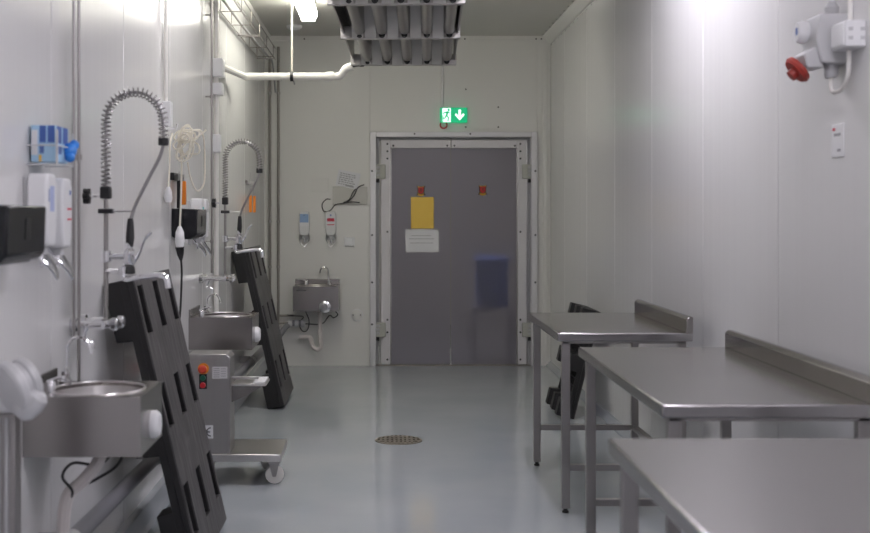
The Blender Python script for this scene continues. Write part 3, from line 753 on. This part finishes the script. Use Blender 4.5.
# wire cable tray under the ceiling
ct = thing('cable_tray', 'long wire cable tray high on the side wall ending in the back corner', 'cable tray', (-1.05, 5.2, 2.90))
L_ = 5.75
for x, z in ((-0.07, 0.06), (-0.07, -0.05), (0.0, -0.05), (0.075, -0.05), (0.075, 0.05)):
    B().tube([(x, 0, z), (x, L_, z)], 0.0042, 6).build('long_wire', 'tray', ct)
for k in range(10):
    y = 0.15+k*0.60
    B().tube([(-0.07, y, 0.06), (-0.07, y, -0.05), (0.075, y, -0.05), (0.075, y, 0.05)], 0.0038, 5).build('cross_wire', 'tray', ct)
B().tube(spline([(0.03, 0, -0.038), (0.0, 3, -0.040), (0.02, 5.5, -0.038), (0.03, 5.95, -0.05), (0.035, 6.22, -0.30)], 6), 0.008, 6).build('cable', 'ink_grey', ct)
for k in (0.6, 2.4, 4.2, 5.6):
    box(-0.079, 0.08, k-0.01, k+0.01, -0.065, -0.056).build('wall_bracket', 'pipe', ct)
tag(B().tube(spline([(-0.97, YB-0.03, 2.72), (-0.93, YB-0.04, 2.79), (-0.87, YB-0.04, 2.77), (-0.84, YB-0.03, 2.68)], 6), 0.007, 6).build('cable_loop', 'ink_grey'), 'small loop of dark cable near the ceiling in the back corner', 'cable')

# ------------------------------------------------------------------ dispensers on the walls
def towel_box(label, y0, y1):
    t = thing('towel_dispenser', label, 'dispenser', (XL, (y0+y1)/2, 1.325), group='black paper towel dispensers')
    h = (y1-y0)/2
    B().prism([(0, 0.01), (0.02, 0.0), (0.115, 0.0), (0.135, 0.02), (0.14, 0.155), (0.0, 0.16)], -h, h, 'y').build('cover', 'gloss_black', t, bevel=0.006)
    box(0.02, 0.10, -h+0.03, h-0.03, -0.006, 0.001).build('paper_slot', 'black', t)
    B().prism([(0.1365, 0.06), (0.1385, 0.06), (0.141, 0.12), (0.139, 0.12)], -0.02, 0.02, 'y').build('lock_plate', 'black', t)
towel_box('glossy black towel dispenser cut off by the frame edge, above the nearest sink', 3.20, 3.56)
towel_box('glossy black towel dispenser below the knives, by the second spray tap', 6.46, 6.80)

def dispenser(label, loc, rz, style, w=0.055):
    t = thing('soap_dispenser', label, 'dispenser', loc, (0, 0, rz), group='soap dispensers with chrome levers')
    box(0.0, 0.012, -w*0.8, w*0.8, -0.13, 0.13).build('back_plate', 'light_grey', t, bevel=0.004)
    bd = B().prism([(-w*0.75, -0.09), (-w, -0.04), (-w, 0.10), (-w*0.8, 0.14), (w*0.8, 0.14), (w, 0.10), (w, -0.04), (w*0.75, -0.09)], 0.013, 0.080, 'x').build('bottle', 'white' if style[0] != 'clear' else 'clear', t, bevel=0.010, seg=3)
    lb = box(0.0802, 0.0815, -w*0.82, w*0.82, 0.0, 0.115).build('label', style[1], bd, smooth=False)
    for z0, z1, a, b, m in style[2]:
        box(0.0815, 0.0825, a*w, b*w, z0, z1).build('print', m, lb, smooth=False)
    lv = B()
    for s in (-1, 1):
        lv.tube(spline([(0.012, s*w*0.75, -0.07), (0.05, s*w*0.95, -0.12), (0.085, s*w*0.55, -0.165), (0.095, s*w*0.12, -0.195)], 4), 0.006, 6)
    lv.build('lever', 'chrome', t)
    B().lathe([(0.022, -0.115), (0.022, -0.085)], c=(0.045, 0, 0), n=12).build('nozzle_cap', 'light_grey', t)
    B().cyl((0.045, 0, -0.155), (0.045, 0, -0.115), 0.008, n=8).build('nozzle', 'chrome', t)
    return t
stA = ('white', 'white', [(0.02, 0.10, -0.5, 0.3, 'label_lilac'), (0.05, 0.09, -0.8, -0.68, 'ink_blue')])
stB = ('white', 'white', [(0.085, 0.10, 0.3, 0.6, 'ink_blue'), (0.035, 0.042, -0.2, 0.75, 'ink_red'), (-0.005+0.006, 0.007, -0.2, 0.75, 'ink_red')])
stC = ('white', 'white', [(0.07, 0.09, -0.5, 0.5, 'ink_teal'), (0.02, 0.045, -0.5, 0.4, 'ink_teal')])
stD = ('white', 'white', [(0.06, 0.08, -0.5, 0.5, 'light_grey')])
stE = ('clear', 'label_blue', [(0.0, 0.035, -0.82, 0.82, 'paper'), (0.10, 0.108, -0.1, 0.1, 'ink')])
stF = ('clear', 'paper', [(0.045, 0.075, -0.7, 0.7, 'ink_red'), (0.010, 0.018, -0.7, 0.7, 'ink_red'), (0.095, 0.11, -0.15, 0.15, 'ink_blue')])
dispenser('white soap dispenser with lilac label just past the black towel dispenser', (XL, 3.84, 1.445), 0, stA)
dispenser('white soap dispenser with red lines beside the pair of steel pipes', (XL, 4.03, 1.435), 0, stB)
dispenser('white soap dispenser with teal print above the second hand sink', (XL, 7.06, 1.405), 0, stC)
dispenser('plain white soap dispenser behind the teal printed one', (XL, 7.24, 1.405), 0, stD)
dispenser('back wall dispenser with blue label above the small sink', (-0.748, YB, 1.335), -PI/2, stE, 0.05)
dispenser('back wall dispenser with red print near the black cable', (-0.496, YB, 1.335), -PI/2, stF, 0.05)

# glove box in a wire holder
gb = thing('glove_box', 'blue and white box of gloves in a clear wall holder', 'box', (XL, 3.93, 1.615))
box(0.008, 0.085, -0.075, 0.09, 0.008, 0.125).build('carton', 'box_light', gb, bevel=0.003)
for a, b in ((-0.055, 0.0), (0.02, 0.075)):
    box(0.0852, 0.0862, a, b, 0.07, 0.124).build('print', 'box_blue', gb, smooth=False)
box(0.010, 0.03, -0.0762, -0.0752, 0.03, 0.11).build('print', 'paper', gb, smooth=False)
for xa, xb, za, zb, m_ in ((0.036, 0.056, 0.07, 0.124, 'box_blue'), (0.062, 0.084, 0.07, 0.124, 'box_blue'), (0.036, 0.05, 0.035, 0.06, 'ink_blue'), (0.034, 0.042, 0.008, 0.03, 'gold')):
    box(xa, xb, -0.0762, -0.0752, za, zb).build('print', m_, gb, smooth=False)
box(0.0852, 0.0862, -0.035, 0.0, 0.035, 0.06).build('print', 'ink_blue', gb, smooth=False)
box(0.0852, 0.0862, -0.062, -0.048, 0.0, 0.045).build('print', 'gold', gb, smooth=False)
wr = B()
for z in (0.0, 0.06): wr.tube([(0.003, -0.10, z), (0.096, -0.10, z), (0.096, 0.105, z), (0.003, 0.105, z)], 0.0025, 5)
for y in (-0.10, -0.085, 0.105): wr.tube([(0.003, y, 0), (0.096, y, 0), (0.096, y, 0.11)], 0.0025, 5)
wr.build('wire_holder', 'light_grey', gb)
g = B()
for c_, r in (((0.095, 0.06, 0.050), 0.026), ((0.108, 0.075, 0.070), 0.017), ((0.102, 0.045, 0.028), 0.017)):
    g.lathe([(r*math.sin(PI*k/8)+0.0001, -r*math.cos(PI*k/8)) for k in range(9)], c=c_, n=12)
g.build('glove', 'glove', gb)

# ------------------------------------------------------------------ coiled cable, plug, knives
cc = thing('cable_coil', 'coil of cream cable hung on the wall with a white plug', 'cable', (XL, 6.32, 1.85))
B().tube([(0.0, 0, 0.05), (0.05, 0, 0.05), (0.055, 0, 0.075)], 0.006, 6).build('hook', 'white', cc)
for k in range(8):
    ra, rb = random.uniform(0.05, 0.10), random.uniform(0.025, 0.06)
    tl = random.uniform(-0.5, 1.7); ty = random.uniform(-0.6, 0.6); pts = []
    ox, oz = random.uniform(-0.015, 0.02), random.uniform(-0.05, 0.03)
    for j in range(18):
        a = 2*PI*j/18
        u, w = ra*math.cos(a), rb*math.sin(a)*(1+0.3*math.sin(2*a+k))
        px, pz = u*math.cos(tl)-w*math.sin(tl), u*math.sin(tl)+w*math.cos(tl)
        pts.append((max(0.085+ox+px*0.75, 0.010), 0.02+0.012*k+0.4*px*ty, oz+pz))
    B().tube(pts, 0.0052, 6, closed=True).build('cable_turn', 'cream', cc)
B().tube(spline([(0.06, 0.06, -0.02), (0.11, 0.07, 0.0), (0.15, 0.09, 0.015), (0.185, 0.10, 0.045), (0.188, 0.10, 0.052)], 5), 0.0055, 6).build('cable_end', 'cream', cc)
B().tube(spline([(0.07, 0.02, 0.0), (0.13, 0.10, 0.05), (0.165, 0.16, 0.03), (0.17, 0.20, -0.10), (0.165, 0.20, -0.23), (0.13, 0.18, -0.27), (0.10, 0.15, -0.20), (0.09, 0.12, -0.12)], 6), 0.0055, 6).build('loose_loop', 'cream', cc)
B().tube(spline([(0.05, 0.05, 0.0), (0.06, 0.10, -0.10), (0.06, 0.09, -0.30), (0.055, 0.08, -0.47)], 6), 0.0055, 6).build('cable_drop', 'cream', cc)
B().tube([(0.055, 0.08, -0.46), (0.055, 0.08, -0.49), (0.055, 0.08, -0.54), (0.055, 0.08, -0.57)], 0.02, 12, rs=[0.009, 0.022, 0.026, 0.020]).build('plug_socket', 'white', cc)
B().tube([(0.055, 0.08, -0.57), (0.058, 0.085, -0.61), (0.06, 0.09, -0.64)], 0.02, 10, rs=[0.024, 0.018, 0.008]).build('plug', 'black', cc)
B().tube(spline([(0.06, 0.09, -0.63), (0.062, 0.10, -0.72), (0.055, 0.10, -0.90), (0.045, 0.06, -1.10), (0.05, 0.02, -1.35)], 6), 0.006, 6).build('black_lead', 'rubber', cc)
sk = thing('wall_plug', 'small white plug hanging on the wall left of the knife holder', 'plug', (XL, 6.20, 1.515))
B().tube([(0.03, 0, 0), (0.03, 0, 0.02), (0.03, 0, 0.06), (0.03, 0, 0.08)], 0.02, 10, rs=[0.016, 0.022, 0.018, 0.008]).build('plug_body', 'white', sk)
B().tube(spline([(0.03, 0, 0.07), (0.03, 0.03, 0.17), (0.03, 0.05, 0.30), (0.03, 0.12, 0.36)], 5), 0.005, 6).build('cable', 'cream', sk)
tag(box(XL, XL+0.022, 6.42, 6.72, 1.635, 1.675).build('knife_holder', 'black', bevel=0.004), 'black wall strip holding a black and an orange tool', 'holder')
def knife(label, y, hm, zt, blade, hl, ori=1):
    t = thing('knife', label, 'knife', (XL, y, zt), group='knives and tools on wall strips')
    B().prism([(-0.011, 0.0), (-0.013, -hl*0.5), (-0.017, -hl), (0.012, -hl), (0.013, -hl*0.5), (0.011, 0)], 0.024, 0.046, 'x').build('handle', hm, t, bevel=0.004)
    B().prism([(-0.012, -0.001), (-0.014, blade*0.6), (0.010, blade), (0.011, -0.001)], 0.032, 0.035, 'x').build('blade', 'blade', t)
knife('knife with black handle on the wall strip by the coiled cable', 6.50, 'black', 1.635, 0.05, 0.15)
knife('tool with orange handle on the wall strip by the coiled cable', 6.66, 'orange', 1.635, 0.04, 0.13)
tag(box(XL, XL+0.02, 9.92, 10.40, 1.70, 1.73).build('knife_holder', 'pipe', bevel=0.003), 'thin steel strip holding two orange knives beyond the second spray tap', 'holder')
knife('orange handled knife beyond the second spray tap, camera side', 10.00, 'orange', 1.605, 0.19, 0.14)
knife('orange handled knife beyond the second spray tap, door side', 10.30, 'orange', 1.605, 0.19, 0.14)

# ------------------------------------------------------------------ items on the back wall
nb = thing('wall_board', 'grey blank board on the back wall beside the door frame', 'board', (-0.315, YB, 1.625))
box(-0.165, 0.165, -0.018, 0.0, -0.085, 0.085).build('board', 'board', nb, bevel=0.003)
tag(box(-0.68, -0.52, YB-0.005, YB, 1.66, 1.79).build('cover_plate', 'trim', bevel=0.002), 'small painted cover plate above the back wall dispensers', 'cover plate')
nt = thing('paper_note', 'tilted printed paper note taped above the grey board', 'paper', (-0.325, YB-0.021, 1.775), (0, math.radians(12), 0))
box(-0.115, 0.10, -0.003, 0.0, -0.075, 0.08).build('sheet', 'paper', nt)
random.seed(9)
for k in range(6):
    z = 0.055-k*0.02; x = -0.095
    while x < 0.04:
        w_ = random.uniform(0.012, 0.03)
        box(x, x+w_, -0.0042, -0.003, z-0.010, z).build('print', 'ink_grey', nt, smooth=False); x += w_+0.007
box(-0.02, 0.06, -0.0042, -0.003, -0.065, -0.05).build('print', 'ink_grey', nt, smooth=False)
wcab = thing('wall_cable', 'black cable looping out from under the grey board', 'cable', (-0.40, YB-0.03, 1.56))
B().tube(spline([(0.22, 0.0, 0.17), (0.16, -0.01, 0.14), (0.12, -0.012, 0.06), (0.05, -0.012, 0.0), (-0.05, -0.01, -0.02), (-0.10, 0.0, -0.075), (-0.16, 0.0, -0.085), (-0.18, 0.0, -0.02), (-0.14, 0.0, 0.03), (-0.10, 0.0, 0.03)], 6), 0.0048, 7).build('loop', 'rubber', wcab)
B().tube(spline([(0.14, 0.0, 0.13), (0.11, -0.012, 0.09), (0.08, -0.014, 0.03), (0.02, -0.014, -0.005), (0.10, -0.014, 0.005), (0.18, -0.013, 0.0)], 6), 0.0048, 7).build('branch', 'rubber', wcab)
sw = thing('wall_switch', 'white wall switch between the dispensers and the door frame', 'switch', (-0.32, YB, 1.195))
box(-0.05, 0.05, -0.012, 0.0, -0.055, 0.035).build('switch_plate', 'white', sw, bevel=0.003)
box(-0.035, 0.03, -0.022, -0.012, -0.03, 0.03).build('rocker', 'white', sw, bevel=0.003)
box(-0.042, 0.046, -0.0135, -0.0115, -0.054, -0.048).build('gap', 'ink_grey', sw)
rc = thing('round_cover', 'round white cap low on the back wall beside the door frame', 'cover', (-0.25, YB, 0.487))
B().lathe([(0.056, -0.0005), (0.056, -0.006), (0.048, -0.010)], ax='y', n=24).build('cap', 'wall_back', rc)
B().tube(arc((0, -0.007, 0), 0.055, 0, 2*PI, 28)[:-1], 0.003, 5, closed=True).build('cap_ring', 'white', rc)
for s in (-1, 1):
    B().cyl((s*0.035, -0.014, 0), (s*0.035, -0.009, 0), 0.006, n=8).build('screw', 'screw', rc)

# ------------------------------------------------------------------ wheeled machine
mc = thing('wheeled_machine', 'stainless cabinet machine on a castor base with red and green buttons', 'machine', (-0.80, 6.68, 0.0))
B().prism([(-0.245, 0.172), (-0.017, 0.172), (-0.017, 0.685), (-0.040, 0.705), (-0.245, 0.705)], -0.21, -0.02, 'y').build('cabinet', 'steel_cab', mc, bevel=0.005)
box(-0.235, -0.03, -0.2115, -0.2105, 0.19, 0.665).build('access_panel', 'steel_cab', mc)
box(-0.25, 0.255, -0.22, 0.22, 0.130, 0.171).build('base_plate', 'bowl', mc, bevel=0.005)
# control strip
cs = box(-0.182, -0.140, -0.222, -0.212, 0.520, 0.600).build('control_strip', 'black', mc, bevel=0.003)
es = B().lathe([(0.030, 0.0), (0.030, -0.008)], c=(-0.160, -0.212, 0.628), ax='y', n=20).build('stop_ring', 'yellow_ring', mc)
B().lathe([(0.012, 0.0), (0.012, -0.012), (0.022, -0.014), (0.023, -0.028), (0.015, -0.034)], c=(-0.160, -0.220, 0.628), ax='y', n=20).build('stop_button', 'orange_red', es)
for z, m in ((0.580, 'green_btn'), (0.541, 'red_btn')):
    B().lathe([(0.015, 0.0), (0.015, -0.010), (0.012, -0.013)], c=(-0.161, -0.222, z), ax='y', n=16).build('push_button', m, cs)
lp = box(-0.112, -0.032, -0.2135, -0.2115, 0.575, 0.638).build('rating_plate', 'alu', mc)
for k in range(5):
    box(-0.106+0.0*k, -0.074, -0.2145, -0.2135, 0.626-k*0.011, 0.630-k*0.011).build('print', 'ink_grey', lp, smooth=False)
for k in range(4):
    box(-0.066, -0.040, -0.2145, -0.2135, 0.626-k*0.013, 0.629-k*0.013).build('print', 'ink_grey', lp, smooth=False)
ce = box(-0.190, -0.108, -0.2135, -0.2115, 0.255, 0.325).build('mark_sticker', 'paper', mc)
def arcband(cx, cz, r0, r1, a0, a1, n=10):
    return [(cx+r1*math.cos(a0+(a1-a0)*k/n), cz+r1*math.sin(a0+(a1-a0)*k/n)) for k in range(n+1)] + [(cx+r0*math.cos(a1-(a1-a0)*k/n), cz+r0*math.sin(a1-(a1-a0)*k/n)) for k in range(n+1)]
for cx in (-0.158, -0.120):
    b = B()
    P_ = arcband(cx, 0.29, 0.019, 0.025, PI/2, 3*PI/2, 10); n = 11
    for k in range(10):
        b.prism([P_[k], P_[k+1], P_[2*n-2-k], P_[2*n-1-k]], -0.2150, -0.2135, 'y')
    if cx > -0.13: b.box(cx-0.022, cx-0.004, -0.2150, -0.2135, 0.287, 0.293)
    b.build('letter', 'ink', ce, smooth=False)
# side tray on brackets
tr = box(-0.016, 0.17, -0.17, 0.05, 0.528, 0.540).build('side_tray', 'bowl', mc, bevel=0.002)
box(-0.016, 0.13, -0.16, -0.148, 0.565, 0.578).build('tray_rail', 'bowl', tr, bevel=0.002)
box(0.10, 0.165, -0.165, 0.04, 0.541, 0.552).build('tray_lip', 'white', tr, bevel=0.003)
for y in (-0.16, 0.03):
    B().prism([(-0.016, 0.527), (0.15, 0.527), (0.06, 0.475), (-0.016, 0.44)], y, y+0.008, 'y').build('tray_bracket', 'steel', mc)
# castors
for x, y in ((0.215, -0.15), (0.16, 0.17), (-0.20, -0.15), (-0.20, 0.17)):
    cr = B().lathe([(0.020, 0.0), (0.047, 0.002), (0.050, 0.008), (0.050, 0.022), (0.047, 0.028), (0.020, 0.030)], c=(x, y-0.015, 0.0505), ax='y', n=22).build('castor_wheel', 'castor', mc)
    B().prism([(x-0.032, 0.127), (x+0.028, 0.127), (x+0.010, 0.042), (x-0.010, 0.042)], y-0.022, y-0.018, 'y').prism([(x-0.032, 0.127), (x+0.028, 0.127), (x+0.010, 0.042), (x-0.010, 0.042)], y+0.018, y+0.022, 'y').box(x-0.034, x+0.030, y-0.024, y+0.024, 0.122, 0.1295).build('castor_fork', 'pipe', cr)
    B().cyl((x, y-0.026, 0.0505), (x, y+0.026, 0.0505), 0.010, n=10).build('castor_axle', 'pipe', cr)

# ------------------------------------------------------------------ grey fitting on a steel channel at the frame edge
gf = thing('socket_post', 'pale grey fitting with round tilted cap on a steel channel post', 'socket', (-1.045, 3.40, 0.0))
B().prism([(-0.045, -0.03), (0.02, -0.03), (0.02, 0.03), (-0.045, 0.03)], 0.0, 0.90, 'z').build('channel_post', 'steel_leg', gf, bevel=0.003)
for x in (-0.028, -0.006):
    box(x, x+0.008, -0.036, -0.0305, 0.01, 0.89).build('channel_groove', 'grey_plastic', gf)
box(-0.08, 0.025, -0.04, 0.04, 0.902, 1.02).build('socket_body', 'light_grey', gf, bevel=0.012, seg=3)
q_ = Vector((1, 0, 0)).rotation_difference(Vector((0.66, 0.72, 0.34)).normalized())
def aim(b, c_):
    b.v = [tuple(q_ @ Vector(p)+Vector(c_)) for p in b.v]; return b
aim(B().lathe([(0.070, -0.004), (0.078, 0.002), (0.078, 0.022), (0.072, 0.028)], ax='x', n=32), (0.012, -0.075, 0.975)).build('round_cap', 'light_grey', gf, bevel=0.003)
aim(B().lathe([(0.058, 0.029), (0.058, 0.050), (0.064, 0.052), (0.064, 0.072), (0.056, 0.078)], ax='x', n=28), (0.012, -0.075, 0.975)).build('socket_collar', 'light_grey', gf, bevel=0.003)
B().lathe([(0.022, -0.045), (0.034, -0.03), (0.038, 0.0), (0.034, 0.03), (0.020, 0.042)], c=(0, 0, 0), ax='x', n=18).rot('Y', math.radians(-48)).move((0.072, -0.06, 0.935)).build('knuckle', 'light_grey', gf)

# ------------------------------------------------------------------ electrical fittings on the other side wall
pb = thing('power_outlet', 'grey industrial power outlet with red flap high on the side wall', 'outlet', (XR, 4.22, 2.06))
B().prism([(0.0, -0.085), (-0.095, -0.085), (-0.115, 0.0), (-0.10, 0.085), (0.0, 0.085)], -0.075, 0.075, 'y').build('housing', 'light_grey', pb, bevel=0.006)
B().prism([(-0.10, -0.02), (-0.15, -0.05), (-0.14, -0.10), (-0.08, -0.10)], -0.055, 0.055, 'y').build('socket_hood', 'light_grey', pb, bevel=0.006)
B().lathe([(0.050, 0.0), (0.052, 0.012), (0.044, 0.022)], ax='x', n=22).rot('Y', math.radians(140)).move((-0.150, -0.005, -0.095)).build('red_flap', 'red', pb)
B().lathe([(0.020, 0.0), (0.020, 0.03)], ax='x', n=14).rot('Y', math.radians(140)).move((-0.157, -0.005, -0.105)).build('flap_latch', 'red', pb)
B().lathe([(0.036, 0.0), (0.040, 0.02), (0.034, 0.04)], ax='x', n=18).rot('Z', PI).move((-0.107, 0.035, 0.035)).build('switch_knob', 'white', pb)
box(-0.1475, -0.1465, 0.02, 0.04, 0.025, 0.05).build('print', 'ink_blue', pb)
B().lathe([(0.020, -0.045), (0.024, -0.035), (0.024, 0.0)], c=(-0.045, -0.02, -0.085), n=14).build('cable_gland', 'grey_plastic', pb)
B().lathe([(0.022, 0.0), (0.026, 0.03), (0.014, 0.05)], c=(-0.035, 0.0, 0.085), n=14).build('cable_gland', 'grey_plastic', pb)
B().cyl((-0.035, 0.0, 0.13), (-0.035, 0.0, H-2.06-0.08), 0.013, n=10).build('conduit', 'alu', pb)
jb = thing('junction_box', 'white junction box beside the industrial outlet on the side wall', 'box', (XR, 4.065, 2.055))
box(-0.07, 0.0, -0.062, 0.062, -0.045, 0.045).build('box_body', 'white', jb, bevel=0.006)
box(-0.076, -0.070, -0.055, 0.055, -0.038, 0.038).build('box_lid', 'white', jb, bevel=0.003)
for z in (-0.015, 0.015):
    for y in (-0.03, 0.01): box(-0.03+y, -0.015+y, -0.0635, -0.0622, z-0.006, z+0.006).build('knockout', 'light_grey', jb)
B().cyl((-0.03, 0.0, 0.046), (-0.03, 0.0, H-2.055-0.08), 0.009, n=8).build('conduit', 'pvc', jb)
B().tube(spline([(-0.045, -0.02, -0.128), (-0.045, -0.02, -0.165), (-0.04, -0.035, -0.182), (-0.035, -0.10, -0.175), (-0.035, -0.15, -0.13), (-0.035, -0.155, -0.052)], 6), 0.008, 8).build('link_cable', 'pvc', pb)
tg = thing('wall_label', 'white printed tag on the side wall below the power outlet', 'label', (XR, 4.25, 1.715))
box(-0.004, 0.0, -0.055, 0.055, -0.058, 0.058).build('tag_plate', 'white', tg, bevel=0.001)
for z, a, b, m in ((0.035, 0.02, 0.045, 'ink_red'), (0.015, -0.03, 0.03, 'ink_grey'), (-0.04, -0.03, 0.0, 'ink_grey')):
    box(-0.0052, -0.004, a, b, z, z+0.010).build('print', m, tg, smooth=False)

# ------------------------------------------------------------------ floor drain
fd = thing('floor_drain', 'round metal drain grate set in the grey floor', 'drain', (0.10, 7.77, 0.0))
B().lathe([(0.152, 0.0), (0.152, 0.004), (0.138, 0.006), (0.138, 0.002)], n=40).build('drain_ring', 'drain', fd)
for k in range(9):
    x = -0.112+k*0.028; l = math.sqrt(max(0.136**2-x*x, 0))
    box(x-0.007, x+0.007, -l, l, 0.0045, 0.009).build('grate_bar', 'drain', fd)
for y in (-0.06, 0.0, 0.06):
    l = math.sqrt(0.134**2-y*y)
    box(-l, l, y-0.006, y+0.006, 0.0046, 0.010).build('grate_cross', 'drain', fd)
